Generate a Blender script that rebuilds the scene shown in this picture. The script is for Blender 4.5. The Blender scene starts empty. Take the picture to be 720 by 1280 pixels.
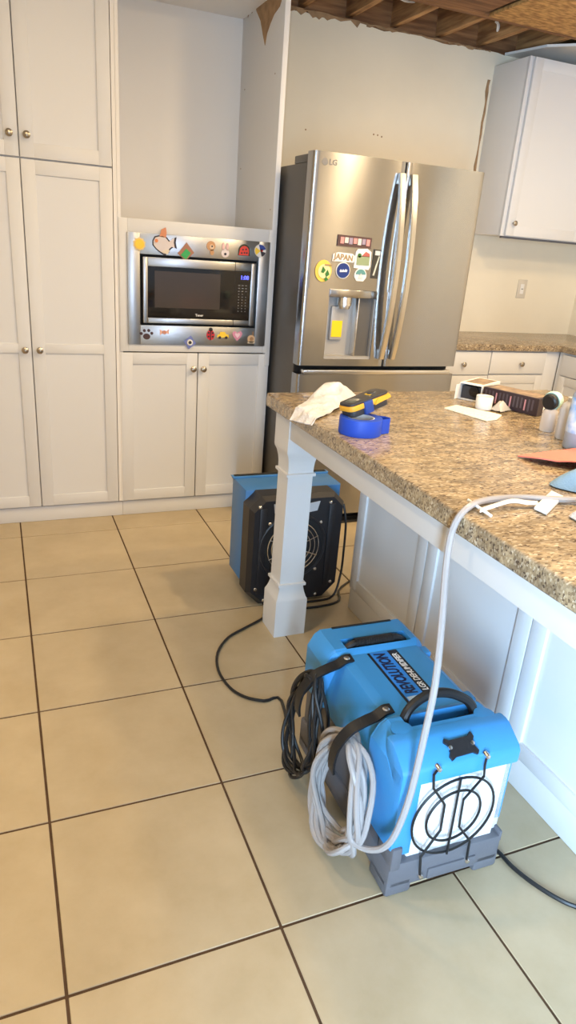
import bpy, bmesh, math, random
from mathutils import Vector, Matrix, noise
random.seed(7)
R = math.radians
scene = bpy.context.scene
COL = scene.collection

# ------------------------------------------------------------------ camera
FOC, YAW, PITCH, ROLL = 852.2, 0.4110, 0.3756, 0.0779
CAM = Vector((-0.0244, -0.9616, 1.4148))
_f = Vector((math.sin(YAW)*math.cos(PITCH), math.cos(YAW)*math.cos(PITCH), -math.sin(PITCH)))
_r = Vector((math.cos(YAW), -math.sin(YAW), 0))
_u = _r.cross(_f)
_r2 = math.cos(ROLL)*_r + math.sin(ROLL)*_u
_u2 = -math.sin(ROLL)*_r + math.cos(ROLL)*_u
cd = bpy.data.cameras.new('camera')
cd.sensor_fit = 'VERTICAL'; cd.sensor_height = 36.0; cd.lens = FOC/1280*36.0
cd.clip_start = 0.02; cd.clip_end = 60
cam = bpy.data.objects.new('camera', cd); COL.objects.link(cam)
mw = Matrix((_r2, _u2, -_f)).transposed().to_4x4(); mw.translation = CAM
cam.matrix_world = mw
scene.camera = cam

# ------------------------------------------------------------------ world, light, exposure
scene.view_settings.view_transform = 'Standard'
scene.view_settings.look = 'None'
scene.view_settings.gamma = 1.0
scene.view_settings.exposure = -0.56
w = bpy.data.worlds.new('daylight'); scene.world = w; w.use_nodes = True
w.node_tree.nodes['Background'].inputs[0].default_value = (0.70, 0.83, 1.0, 1)
w.node_tree.nodes['Background'].inputs[1].default_value = 1.3

def area(name, loc, target, sx, sy, power, color):
    l = bpy.data.lights.new(name, 'AREA'); l.shape = 'RECTANGLE'; l.size = sx; l.size_y = sy
    l.energy = power; l.color = color
    o = bpy.data.objects.new(name, l); COL.objects.link(o); o.location = loc
    o.rotation_euler = (Vector(target)-Vector(loc)).to_track_quat('-Z', 'Y').to_euler()
    return o
WARM = (1.0, 0.73, 0.41)
for (x, y, p_) in ((1.5, -0.3, 34), (2.0, 1.1, 40), (2.38, 0.1, 46), (3.0, 0.1, 20), (3.0, 1.3, 12), (-0.5, 0.5, 22), (0.3, 1.0, 14)):
    area('ceiling_lamp', (x, y, 2.585), (x, y, 0), 0.16, 0.16, p_, WARM)
area('island_daylight_fill', (-0.9, -2.6, 1.0), (1.25, 0.1, 0.35), 0.6, 1.6, 480, (0.49, 0.735, 1.0))  # added unseen panel, cool daylight fill aimed at the island face
area('room_daylight_fill', (0.9, -2.7, 1.2), (0.95, 0.2, 0.2), 0.7, 1.6, 60, (0.60, 0.74, 1.0))  # second added panel out of view, extra cool fill toward the far wall

# ------------------------------------------------------------------ pixel helpers (720 x 1280 frame -> point on a plane)
def ray(x, y): return _r2*((x-360)/FOC) + _u2*((640-y)/FOC) + _f
def onZ(x, y, z): d = ray(x, y); return CAM + d*((z-CAM.z)/d.z)
def onY(x, y, Y): d = ray(x, y); return CAM + d*((Y-CAM.y)/d.y)
def onX(x, y, X): d = ray(x, y); return CAM + d*((X-CAM.x)/d.x)

# ------------------------------------------------------------------ materials
def mat(name, color, rough=0.5, metal=0.0, var=0.0, scale=8.0, bump=0.0, bscale=60.0, trans=0.0, ior=1.45, coat=0.0,
        emit=None, estr=0.0, stretch=None, color2=None, aniso=0.0, sss=0.0):
    m = bpy.data.materials.new(name); m.use_nodes = True
    nt = m.node_tree; b = nt.nodes['Principled BSDF']
    b.inputs['Base Color'].default_value = (*color, 1)
    b.inputs['Roughness'].default_value = rough; b.inputs['Metallic'].default_value = metal
    b.inputs['Transmission Weight'].default_value = trans; b.inputs['IOR'].default_value = ior
    b.inputs['Coat Weight'].default_value = coat
    if emit: b.inputs['Emission Color'].default_value = (*emit, 1); b.inputs['Emission Strength'].default_value = estr
    tc = nt.nodes.new('ShaderNodeTexCoord')
    vec = tc.outputs['Object']
    if stretch:
        mp = nt.nodes.new('ShaderNodeMapping'); mp.inputs['Scale'].default_value = stretch
        nt.links.new(vec, mp.inputs['Vector']); vec = mp.outputs['Vector']
    if var > 0 or color2:
        n = nt.nodes.new('ShaderNodeTexNoise'); n.inputs['Scale'].default_value = scale; n.inputs['Detail'].default_value = 5
        nt.links.new(vec, n.inputs['Vector'])
        r = nt.nodes.new('ShaderNodeValToRGB')
        c2 = color2 or tuple(c*(1-var) for c in color)
        r.color_ramp.elements[0].position = 0.35; r.color_ramp.elements[0].color = (*c2, 1)
        r.color_ramp.elements[1].position = 0.65; r.color_ramp.elements[1].color = (*color, 1)
        nt.links.new(n.outputs['Fac'], r.inputs['Fac']); nt.links.new(r.outputs['Color'], b.inputs['Base Color'])
    if bump > 0:
        n2 = nt.nodes.new('ShaderNodeTexNoise'); n2.inputs['Scale'].default_value = bscale; n2.inputs['Detail'].default_value = 3
        nt.links.new(vec, n2.inputs['Vector'])
        bp = nt.nodes.new('ShaderNodeBump'); bp.inputs['Strength'].default_value = bump; bp.inputs['Distance'].default_value = 0.004
        nt.links.new(n2.outputs['Fac'], bp.inputs['Height']); nt.links.new(bp.outputs['Normal'], b.inputs['Normal'])
    if aniso:
        b.inputs['Anisotropic'].default_value = aniso
        tg = nt.nodes.new('ShaderNodeTangent'); tg.direction_type = 'RADIAL'; tg.axis = 'Z'
        nt.links.new(tg.outputs['Tangent'], b.inputs['Tangent']); b.inputs['Anisotropic Rotation'].default_value = .25
    return m

def granite():
    m = bpy.data.materials.new('granite'); m.use_nodes = True; nt = m.node_tree; b = nt.nodes['Principled BSDF']
    L = nt.links.new
    tc = nt.nodes.new('ShaderNodeTexCoord')
    mp = nt.nodes.new('ShaderNodeMapping'); mp.inputs['Rotation'].default_value = (0, 0, 0.6); mp.inputs['Scale'].default_value = (0.75, 1.7, 1.4)
    L(tc.outputs['Object'], mp.inputs['Vector'])
    v = nt.nodes.new('ShaderNodeTexVoronoi'); v.inputs['Scale'].default_value = 150; L(mp.outputs[0], v.inputs['Vector'])
    sep = nt.nodes.new('ShaderNodeSeparateColor'); L(v.outputs['Color'], sep.inputs[0])
    r = nt.nodes.new('ShaderNodeValToRGB'); r.color_ramp.interpolation = 'CONSTANT'
    e = r.color_ramp.elements
    e[0].position = 0; e[0].color = (0.13, 0.095, 0.07, 1)
    e[1].position = 0.08; e[1].color = (0.26, 0.195, 0.125, 1)
    for p_, c_ in ((0.24, (0.36, 0.28, 0.18)), (0.55, (0.43, 0.35, 0.24)), (0.80, (0.32, 0.255, 0.175)), (0.92, (0.55, 0.48, 0.37))):
        k = e.new(p_); k.color = (*c_, 1)
    L(sep.outputs[0], r.inputs['Fac'])
    n = nt.nodes.new('ShaderNodeTexNoise'); n.inputs['Scale'].default_value = 22; n.inputs['Detail'].default_value = 6; L(mp.outputs[0], n.inputs['Vector'])
    r2 = nt.nodes.new('ShaderNodeValToRGB'); r2.color_ramp.elements[0].position = .35; r2.color_ramp.elements[0].color = (.55, .52, .5, 1)
    r2.color_ramp.elements[1].position = .62; r2.color_ramp.elements[1].color = (1.15, 1.1, 1.0, 1)
    L(n.outputs['Fac'], r2.inputs['Fac'])
    mx = nt.nodes.new('ShaderNodeMix'); mx.data_type = 'RGBA'; mx.blend_type = 'MULTIPLY'; mx.inputs[0].default_value = 0.8
    L(r.outputs[0], mx.inputs[6]); L(r2.outputs[0], mx.inputs[7]); L(mx.outputs[2], b.inputs['Base Color'])
    b.inputs['Roughness'].default_value = 0.20
    return m

def tile_mat():
    m = bpy.data.materials.new('floor_tile'); m.use_nodes = True; nt = m.node_tree; b = nt.nodes['Principled BSDF']
    L = nt.links.new
    g = nt.nodes.new('ShaderNodeNewGeometry')
    n = nt.nodes.new('ShaderNodeTexNoise'); n.inputs['Scale'].default_value = 5.5; n.inputs['Detail'].default_value = 9; n.inputs['Roughness'].default_value = 0.62
    L(g.outputs['Position'], n.inputs['Vector'])
    r = nt.nodes.new('ShaderNodeValToRGB'); e = r.color_ramp.elements
    e[0].position = .30; e[0].color = (0.44, 0.350, 0.215, 1); e[1].position = .70; e[1].color = (0.53, 0.435, 0.288, 1)
    L(n.outputs['Fac'], r.inputs['Fac']); L(r.outputs[0], b.inputs['Base Color'])
    rr = nt.nodes.new('ShaderNodeMapRange'); rr.inputs[3].default_value = .33; rr.inputs[4].default_value = .5
    L(n.outputs['Fac'], rr.inputs[0]); L(rr.outputs[0], b.inputs['Roughness'])
    return m

M = dict(
    white=mat('white_cabinet_paint', (.695, .695, .695), .42, bump=.05, bscale=40),
    white_in=mat('cabinet_melamine', (.79, .77, .74), .45),
    wall=mat('primed_drywall', (.87, .79, .63), .85, var=.08, scale=1.6, bump=.15, bscale=30),
    grout=mat('brown_grout', (.10, .055, .028), .9, var=.3, scale=20),
    tile=tile_mat(), granite=granite(),
    wood=mat('framing_lumber', (.60, .34, .14), .75, color2=(.27, .13, .05), scale=3, stretch=(14, 1.2, 14), bump=.2),
    woodx=mat('framing_lumber_across', (.36, .18, .075), .75, color2=(.17, .075, .03), scale=3, stretch=(1.2, 14, 14), bump=.2),
    osb=mat('strand_board', (.74, .43, .15), .8, color2=(.38, .19, .06), scale=22, stretch=(1, 2.2, 2.2), bump=.5, bscale=30),
    kraft=mat('torn_kraft_paper', (.40, .25, .13), .9, var=.3, scale=25),
    knob=mat('brushed_nickel', (.42, .37, .31), .28, 1.0),
    steel=mat('brushed_steel', (.47, .475, .48), .33, 1.0, var=.05, scale=4, stretch=(1.5, 1.5, 160), aniso=.6),
    fridge_steel=mat('fridge_steel', (.40, .40, .405), .215, 1.0, aniso=.92, bump=.35, bscale=2.6),
    steel2=mat('bright_steel', (.74, .73, .71), .24, 1.0),
    fridge_side=mat('grey_fridge_side', (.13, .125, .12), .42, .3),
    gapdark=mat('dark_gap', (.012, .012, .013), .7),
    blackgloss=mat('black_glass', (.010, .010, .011), .06),
    window_mesh=mat('microwave_window', (.055, .045, .042), .12),
    blackplastic=mat('black_plastic', (.018, .018, .021), .42, bump=.12, bscale=150),
    blackrubber=mat('black_rubber', (.012, .012, .013), .45),
    blue=mat('blue_moulded_plastic', (.050, .29, .66), .36, bump=.08, bscale=220),
    blue2=mat('dark_blue_moulded_plastic', (.05, .19, .46), .4, bump=.08, bscale=220),
    grey=mat('grey_moulded_plastic', (.125, .125, .14), .5, bump=.1, bscale=200),
    filter=mat('white_filter_mesh', (.80, .82, .83), .75, bump=.7, bscale=260),
    chrome=mat('zinc_screw', (.72, .72, .72), .25, 1.0),
    hose=mat('clear_vinyl', (.52, .49, .48), .22, trans=.30, ior=1.25),
    cord=mat('black_cord', (.014, .014, .015), .38),
    labelblue=mat('label_blue', (.03, .25, .80), .5),
    labelblack=mat('label_black', (.012, .012, .018), .35),
    navy=mat('navy_print', (.010, .012, .06), .4),
    print_white=mat('white_print', (.85, .85, .85), .5),
    dark_print=mat('grey_print', (.22, .21, .20), .5),
    yellow=mat('yellow_sticker', (.90, .62, .015), .5),
    tape_blue=mat('blue_masking_tape', (.015, .07, .50), .5),
    tape_edge=mat('blue_tape_edge', (.16, .33, .70), .6, bump=.3, bscale=300, stretch=(1, 1, 1)),
    strapblue=mat('blue_band', (.02, .06, .28), .45),
    amber=mat('amber_rubber', (.85, .42, .04), .5),
    darkgrey=mat('dark_grey_rubber', (.035, .035, .04), .5),
    cloth=mat('white_terry', (.66, .66, .69), .95, bump=.9, bscale=150, color2=(.58, .57, .58), scale=30),
    pinkcloth=mat('coral_cloth', (.80, .22, .17), .9, bump=.5, bscale=250),
    bluecloth=mat('blue_cloth', (.20, .33, .48), .9, bump=.5, bscale=250),
    paper=mat('cream_paper', (.85, .80, .66), .8, var=.05),
    card=mat('white_card', (.82, .80, .76), .6),
    cardbrown=mat('brown_card_print', (.34, .25, .17), .6, color2=(.18, .13, .10), scale=40),
    darkbox=mat('black_card', (.035, .022, .028), .4),
    lilac=mat('pale_print', (.62, .52, .55), .5),
    ceramic=mat('white_plastic', (.84, .82, .78), .35),
    film=mat('pale_film', (.70, .66, .60), .25, trans=.5),
    mint=mat('mint_plastic', (.50, .72, .62), .4),
    clear=mat('clear_bottle', (.80, .78, .78), .18, trans=.65, ior=1.25),
    translucent=mat('translucent_bottle', (.66, .66, .68), .3, trans=.35, ior=1.25),
    bottleblue=mat('bottle_label', (.16, .38, .72), .35, color2=(.75, .82, .9), scale=28),
    bottlegrey=mat('bottle_body', (.46, .52, .62), .3, trans=.3, ior=1.25),
    led=mat('blue_digits', (.05, .05, .3), .4, emit=(.10, .12, 1.0), estr=4.0),
    recess=mat('dispenser_grey', (.42, .41, .40), .4, .2),
)
def flat(name, c, rough=.45):
    k = 'c_'+name
    if k not in M: M[k] = mat(name, c, rough)
    return M[k]

# ------------------------------------------------------------------ mesh builder
OFF = {}
class MB:
    def __init__(s): s.bm = bmesh.new()
    def _bev(s, geom, bev, seg=2):
        edges = [e for e in geom if isinstance(e, bmesh.types.BMEdge)]
        bmesh.ops.bevel(s.bm, geom=edges, offset=bev, segments=seg, profile=.5, affect='EDGES', clamp_overlap=True)
    def box(s, x0, x1, y0, y1, z0, z1, bev=0, seg=2, mtx=None):
        m = Matrix.Translation(((x0+x1)/2, (y0+y1)/2, (z0+z1)/2)) @ Matrix.Diagonal((abs(x1-x0), abs(y1-y0), abs(z1-z0), 1))
        if mtx: m = mtx @ m
        g = bmesh.ops.create_cube(s.bm, size=1, matrix=m)
        if bev:
            es = set()
            for v in g['verts']:
                for e in v.link_edges: es.add(e)
            s._bev(list(es), bev, seg)
        return s
    def prism(s, poly, axis, a, b, bev=0):
        """poly: 2-D points; axis 'x': (y,z), 'y': (x,z), 'z': (x,y)"""
        def P(p, t): return {'x': (t, p[0], p[1]), 'y': (p[0], t, p[1]), 'z': (p[0], p[1], t)}[axis]
        va = [s.bm.verts.new(P(p, a)) for p in poly]; vb = [s.bm.verts.new(P(p, b)) for p in poly]
        n = len(poly); fs = [s.bm.faces.new(va), s.bm.faces.new(vb[::-1])]
        for i in range(n): fs.append(s.bm.faces.new((va[i], vb[i], vb[(i+1) % n], va[(i+1) % n])))
        bmesh.ops.recalc_face_normals(s.bm, faces=fs)
        if bev:
            es = set()
            for f in fs[:2]:
                for e in f.edges: es.add(e)
            s._bev(list(es), bev, 2)
        return s
    def loft(s, rings, cap=True, closed=True):
        vs = [[s.bm.verts.new(p) for p in r] for r in rings]; fs = []
        n = len(rings[0])
        for a, b in zip(vs, vs[1:]):
            for i in range(n if closed else n-1):
                fs.append(s.bm.faces.new((a[i], a[(i+1) % n], b[(i+1) % n], b[i])))
        if cap and closed:
            fs.append(s.bm.faces.new(vs[0][::-1])); fs.append(s.bm.faces.new(vs[-1]))
        bmesh.ops.recalc_face_normals(s.bm, faces=fs)
        return s
    def tube(s, pts, r, seg=8, closed=False, sub=0, rads=None):
        pts = [Vector(p) for p in pts]
        if sub: pts = spline(pts, sub, closed)
        n = len(pts); rings = []; nrm = None
        for i in range(n):
            if closed: t = (pts[(i+1) % n]-pts[i-1]).normalized()
            else: t = (pts[min(i+1, n-1)]-pts[max(i-1, 0)]).normalized()
            if nrm is None:
                nrm = t.orthogonal().normalized()
            else:
                nrm = (nrm - t*nrm.dot(t))
                nrm = nrm.normalized() if nrm.length > 1e-6 else t.orthogonal().normalized()
            bn = t.cross(nrm); rr = r if rads is None else rads[min(int(i*len(rads)/n), len(rads)-1)]
            rings.append([pts[i]+(nrm*math.cos(2*math.pi*k/seg)+bn*math.sin(2*math.pi*k/seg))*rr for k in range(seg)])
        if closed:
            rings.append(rings[0]); 
            vs = [[s.bm.verts.new(p) for p in q] for q in rings[:-1]]
            # match twist
            best = min(range(seg), key=lambda o: sum((vs[-1][k].co-vs[0][(k+o) % seg].co).length for k in range(seg)))
            for i in range(len(vs)):
                a = vs[i]; b = vs[(i+1) % len(vs)]; o = best if i == len(vs)-1 else 0
                for k in range(seg): s.bm.faces.new((a[k], a[(k+1) % seg], b[(k+1+o) % seg], b[(k+o) % seg]))
            bmesh.ops.recalc_face_normals(s.bm, faces=s.bm.faces)
            return s
        return s.loft(rings)
    def lathe(s, prof, c, axis='z', seg=24, flip=1):
        """prof: (radius, along) pairs"""
        rings = []
        for r, h in prof:
            h *= flip
            ring = []
            for k in range(seg):
                a = 2*math.pi*k/seg; u, v = r*math.cos(a), r*math.sin(a)
                ring.append({'z': (c[0]+u, c[1]+v, c[2]+h), 'y': (c[0]+u, c[1]+h, c[2]+v), 'x': (c[0]+h, c[1]+u, c[2]+v)}[axis])
            rings.append(ring)
        return s.loft(rings)
    def ribbon(s, pts, wdir, width, thick, sub=4):
        pts = spline([Vector(p) for p in pts], sub) if sub else [Vector(p) for p in pts]
        wd = Vector(wdir).normalized(); rings = []
        for i, p in enumerate(pts):
            t = (pts[min(i+1, len(pts)-1)]-pts[max(i-1, 0)]).normalized(); n = t.cross(wd).normalized()
            ww = wd*(width/2); tt = n*(thick/2)
            rings.append([p-ww-tt, p+ww-tt, p+ww+tt, p-ww+tt])
        return s.loft(rings)
    def grid(s, fn, nu, nv, thick=.004):
        top = [[s.bm.verts.new(fn(i/nu, j/nv)) for j in range(nv+1)] for i in range(nu+1)]
        fs = []
        for i in range(nu):
            for j in range(nv): fs.append(s.bm.faces.new((top[i][j], top[i+1][j], top[i+1][j+1], top[i][j+1])))
        bmesh.ops.recalc_face_normals(s.bm, faces=fs)
        if thick: bmesh.ops.solidify(s.bm, geom=fs, thickness=thick)
        return s
    def mesh_add(s, me, mtx):
        n0 = len(s.bm.verts); s.bm.from_mesh(me); s.bm.verts.ensure_lookup_table()
        bmesh.ops.transform(s.bm, matrix=mtx, verts=s.bm.verts[n0:])
        return s
    def build(s, name, material, parent=None, smooth=True, angle=35, local=False):
        me = bpy.data.meshes.new(name)
        root = parent
        while root is not None and root.parent is not None: root = root.parent
        if root is not None and root.name in OFF and not local:
            bmesh.ops.translate(s.bm, vec=-OFF[root.name], verts=s.bm.verts)
        s.bm.to_mesh(me); s.bm.free()
        if smooth and len(me.polygons):
            me.polygons.foreach_set('use_smooth', [True]*len(me.polygons)); me.set_sharp_from_angle(angle=R(angle))
        me.materials.append(M[material] if isinstance(material, str) else material)
        o = bpy.data.objects.new(name, me); COL.objects.link(o)
        if parent is not None: o.parent = parent
        return o

def spline(pts, sub, closed=False):
    out = []; n = len(pts)
    rng = range(n) if closed else range(n-1)
    for i in rng:
        if closed: p0, p1, p2, p3 = pts[i-1], pts[i], pts[(i+1) % n], pts[(i+2) % n]
        else: p0, p1, p2, p3 = pts[max(i-1, 0)], pts[i], pts[i+1], pts[min(i+2, n-1)]
        for k in range(sub):
            t = k/sub
            out.append(0.5*((2*p1)+(-p0+p2)*t+(2*p0-5*p1+4*p2-p3)*t*t+(-p0+3*p1-3*p2+p3)*t**3))
    if not closed: out.append(pts[-1])
    return out

def thing(name, label, cat, loc, rotz=0, group=None, world=True):
    o = bpy.data.objects.new(name, None); COL.objects.link(o); o.location = loc; o.rotation_euler = (0, 0, rotz)
    o.empty_display_size = .05
    o['label'] = label; o['category'] = cat
    if group: o['group'] = group
    if world: OFF[o.name] = Vector(loc)
    return o
def structure(name, mb, material, **k):
    o = mb.build(name, material, **k); o['kind'] = 'structure'; return o
def text_mesh(body, size, extrude=.0006, shear=0, offset=0, align='LEFT', spacing=1.0):
    c = bpy.data.curves.new('t', 'FONT'); c.body = body; c.size = size; c.extrude = extrude; c.shear = shear; c.offset = offset
    c.align_x = align; c.align_y = 'CENTER'; c.space_character = spacing; c.resolution_u = 2
    o = bpy.data.objects.new('t', c); COL.objects.link(o)
    dg = bpy.context.evaluated_depsgraph_get(); dg.update()
    me = bpy.data.meshes.new_from_object(o.evaluated_get(dg))
    bpy.data.objects.remove(o); bpy.data.curves.remove(c)
    return me
FRONT = Matrix.Rotation(R(90), 4, 'X')      # text that faces -Y
def relabel(o, s): o['label'] = s

# ================================================================== SETTING
S = 0.457
fl = structure('floor', MB().box(-2.4, 4.2, -2.95, 3.3, -.06, -.0025), 'grout')
tb = MB().box(-S/2+.0032, S/2-.0032, -S/2+.0032, S/2-.0032, -.009, 0, .0012, 1)
t0 = tb.build('tile', 'tile', fl)
t0.location = (S*.5, S*.5, 0)
for i in range(-5, 9):
    for j in range(-6, 7):
        if (i, j) == (0, 0): continue
        t = t0.copy(); COL.objects.link(t); t.parent = fl
        t.location = (S*(i+.5), S*(j+.5), random.uniform(-.0004, .0004)); t.name = 'tile'

WY = 3.22; WX = 4.02; CZ = 2.60
wb = MB()
top = [(-2.4, 2.6)]
x = 1.2
poly = [(-2.4, 0), (4.14, 0), (4.14, 2.605)]
xx = 4.1
while xx > 1.0:
    poly.append((xx, 2.60+random.uniform(-.012, .008))); xx -= random.uniform(.04, .12)
poly.append((-2.4, 2.6))
wb.prism(poly, 'y', WY, WY+.013)
wall_back = structure('wall_back', wb, 'wall', smooth=False)
structure('wall_right', MB().box(WX, WX+.1, -2.95, WY+.1, 0, 2.6), 'wall')
structure('wall_left', MB().box(-2.42, -2.32, -1.7, WY+.1, 0, 2.6), 'wall')
structure('wall_front', MB().box(-2.4, -.36, -1.66, -1.60, 0, 2.6).box(.2, .45, -1.66, -1.60, 0, 2.6).box(-.36, .2, -1.66, -1.60, 2.15, 2.6).box(2.2, 4.02, -1.66, -1.60, 0, 2.6).box(.45, 2.2, -1.66, -1.60, 2.15, 2.6), 'white_in')  # out of view; openings and pillar shaped to keep the cool fill off the pantry
# torn paper edge along the wall top
def ragged(x0, x1, z, h, y, step=.03):
    a = []; b = []; q = x0
    while q < x1:
        a.append((q, z+random.uniform(-.004, .004))); b.append((q, z-h*random.uniform(.1, 1.0))); q += step*random.uniform(.5, 1.5)
    return MB().prism(a+b[::-1], 'y', y-.002, y)
ragged(1.30, 2.05, 2.612, .035, WY).build('torn_edge', 'kraft', wall_back, smooth=False)
ragged(2.05, 2.95, 2.608, .018, WY).build('torn_edge', 'kraft', wall_back, smooth=False)
sp = []; sq = []; z = 1.90
while z < 2.50:
    sp.append((2.950+random.uniform(-.004, .004), z)); sq.append((2.932+random.uniform(-.010, .008), z)); z += random.uniform(.03, .07)
MB().prism(sp+sq[::-1], 'y', WY-.002, WY).build('torn_edge', 'kraft', wall_back, smooth=False)
for (px, py) in ((467, 168), (472, 169), (477, 171), (382, 162)):
    q = onY(px, py, WY); MB().lathe([(.0, -.001), (.005, -.001), (.005, .001), (0, .001)], (q.x, WY, q.z), 'y', 8).build('nail_hole', 'kraft', wall_back)

# ceiling: opened up to the joists
ceil = structure('ceiling', MB().box(-2.4, 4.14, -2.95, 3.36, 2.92, 2.94), 'osb')
MB().box(1.0, 4.14, WY+.013, WY+.10, 2.575, 2.612, .002).build('top_plate', 'woodx', ceil)
MB().box(1.0, 4.14, WY+.05, WY+.10, 2.612, 2.92).build('rim_board', 'woodx', ceil)
jx = [1.36, 1.66, 1.955, 2.25, 2.56, 2.86, 3.16, 3.47, 3.77]
for q in jx:
    MB().box(q-.019, q+.019, 2.735, WY+.05, 2.63, 2.92, .002).build('joist', 'wood', ceil)
for q in (1.05, 1.36, 1.66, 1.955, 2.25, 2.56, 2.86, 3.16, 3.47, 3.77):
    MB().box(q-.019, q+.019, 1.9, 2.68, 2.63, 2.92, .002).build('joist', 'wood', ceil)
MB().box(1.0, 4.02, 2.685, 2.735, 2.605, 2.92, .002).build('header_beam', 'woodx', ceil)
MB().box(2.50, 4.02, 1.9, 2.684, 2.600, 2.618, .001).build('strand_board_panel', 'osb', ceil)
MB().box(1.98, 2.46, 2.0, 2.684, 2.606, 2.62, .001).build('soffit_board', 'woodx', ceil)
MB().prism([(3.03, WY), (WX, WY), (WX, 2.66), (3.30, 2.70), (3.10, 2.92)], 'z', 2.598, 2.612).build('drywall_panel', 'white_in', ceil, smooth=False)
MB().box(-2.4, 1.28, -2.95, 3.3, 2.60, 2.615).build('drywall_panel', 'white_in', ceil)
MB().box(1.28, 1.80, -2.95, 1.2, 2.60, 2.615).build('drywall_panel', 'white_in', ceil)
MB().box(1.80, WX, -2.95, 1.9, 2.60, 2.615).build('drywall_panel', 'white_in', ceil)
q = onY(600, 27, 3.05)
MB().tube([(2.79, 3.05, 2.74), (2.80, 3.02, 2.69), (2.82, 3.04, 2.66), (2.83, 3.05, 2.69), (2.81, 3.06, 2.71)], .007, 6, sub=4).build('loose_wire', 'ceramic', ceil)
MB().tube([(2.06, 2.98, 2.70), (2.16, 3.0, 2.685), (2.25, 3.02, 2.70)], .006, 6, sub=4).build('loose_wire', 'ceramic', ceil)

# ================================================================== CABINET HELPERS
FY = 2.45                       # door face plane of the tall cabinets
def shaker_y(mb, x0, x1, z0, z1, y, st=.055, t=.02, rails=(), rec=.007):
    """door facing -Y, front face at y"""
    b = .0025
    mb.box(x0, x0+st, y, y+t, z0, z1, b); mb.box(x1-st, x1, y, y+t, z0, z1, b)
    mb.box(x0+st-.003, x1-st+.003, y+.0003, y+t, z0, z0+st, b); mb.box(x0+st-.003, x1-st+.003, y+.0003, y+t, z1-st, z1, b)
    for ra, rb in rails: mb.box(x0+st-.003, x1-st+.003, y+.0003, y+t, ra, rb, b)
    mb.box(x0+st-.004, x1-st+.004, y+rec, y+t-.002, z0+st-.004, z1-st+.004)
    return mb
KNOB = [(0, 0), (.006, 0), (.0055, .010), (.012, .015), (.0155, .021), (.0145, .027), (.009, .031), (0, .032)]
def knob_y(x, z, y, parent): return MB().lathe(KNOB, (x, y, z), 'y', 18, -1).build('knob', 'knob', parent)

# ---- pantry
pan = thing('pantry_cabinet', 'tall white shaker pantry cabinet with four doors at the left', 'cabinet', (.105, 2.80, 0))
cb = MB().box(-.30, .508, FY+.022, 3.2, .088, 2.46).box(.492, .508, FY+.002, FY+.03, .088, 2.46)
cb.build('carcass', 'white_in', pan)
MB().box(-.30, .512, FY+.018, FY+.05, 0, .080, .003).build('toe_board', 'white', pan)
GX = .1085
for (x0, x1, z0, z1, kx, kz, rails) in ((-.285, GX-.002, .088, 1.662, .078, .867, ((.850, .895),)), (GX+.002, .489, .088, 1.662, .142, .867, ((.850, .895),)),
                                 (-.285, GX-.002, 1.668, 2.44, .072, 1.752, ()), (GX+.002, .489, 1.668, 2.44, .140, 1.752, ())):
    d = shaker_y(MB(), x0, x1, z0, z1, FY, .057, .02, rails).build('door', 'white', pan)
    knob_y(kx, kz, FY, d)
# ---- oven / microwave tower
tow = thing('tall_cabinet', 'white tower cabinet with open empty alcove above and two doors below the microwave', 'cabinet', (.89, 2.80, 0))
PX = 1.258
MB().box(PX, PX+.026, FY-.004, 3.07, .80, 2.60, .002).build('side_panel', 'white', tow)
MB().box(PX, PX+.03, FY+.012, 3.07, 0, .80, .002).build('lower_side_panel', 'white', tow)
MB().box(.509, .524, FY+.002, 3.07, .088, 2.464).build('inner_side_panel', 'white_in', tow)
MB().box(.524, PX, 3.05, 3.066, 1.462, 2.464).build('back_panel', 'white_in', tow)
MB().box(.524, PX, FY+.012, 3.05, 1.445, 1.462).build('shelf', 'white_in', tow)
MB().box(.524, PX, FY+.02, 3.05, 2.464, 2.48).build('top_panel', 'white_in', tow)
ff = MB().box(.512, .552, FY-.004, FY+.018, .866, 1.466, .002).box(1.244, PX+.024, FY-.004, FY+.018, .866, 1.466, .002)
ff.box(.552, 1.244, FY-.0038, FY+.018, 1.400, 1.466, .002).box(.552, 1.244, FY-.0038, FY+.018, .866, .915, .002)
ff.build('face_frame', 'white', tow)
MB().box(.53, PX, FY+.03, FY+.04, .088, .90).build('gap_shade_sheet', 'gapdark', tow)  # dark sheet standing in for the shade behind the door gaps
MB().box(.512, PX+.026, FY+.018, FY+.05, 0, .080, .003).build('toe_board', 'white', tow)
for (x0, x1, kx) in ((.513, .8965, .872), (.901, 1.283, .924)):
    d = shaker_y(MB(), x0, x1, .088, .860, FY, .057).build('door', 'white', tow); knob_y(kx, .783, FY, d)
# torn kraft paper hanging on the inner face of the side panel
def onp(px, py): q = onX(px, py, PX); return (q.y, q.z)
tp = [onp(319, 0), onp(321, 14), onp(326, 26), onp(329, 44), onp(331.5, 57), onp(334, 42), onp(338, 30), onp(343, 18), onp(350, 8), onp(353, -2), onp(340, -14), onp(322, -12)]
MB().prism(tp, 'x', PX-.002, PX).build('torn_paper', 'kraft', tow, smooth=False)
for a, b in (((305, 24), (309, 19)), ((310, 22), (314, 15)), ((315, 17), (320, 8))):
    (y1, z1), (y2, z2) = onp(*a), onp(*b)
    MB().prism([(y1, z1), (y1-.01, z1+.045), (y2, z2+.045), (y2+.01, z2+.01)], 'x', PX-.0018, PX).build('torn_paper', 'kraft', tow, smooth=False)
for px, py in ((298, 110), (306, 112), (301, 211), (344, 92), (338, 262)):
    y_, z_ = onp(px, py); MB().lathe([(0, 0), (.0035, 0), (.0035, .001), (0, .001)], (PX-.001, y_, z_), 'x', 8).build('screw_hole', 'kraft', tow)

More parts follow.
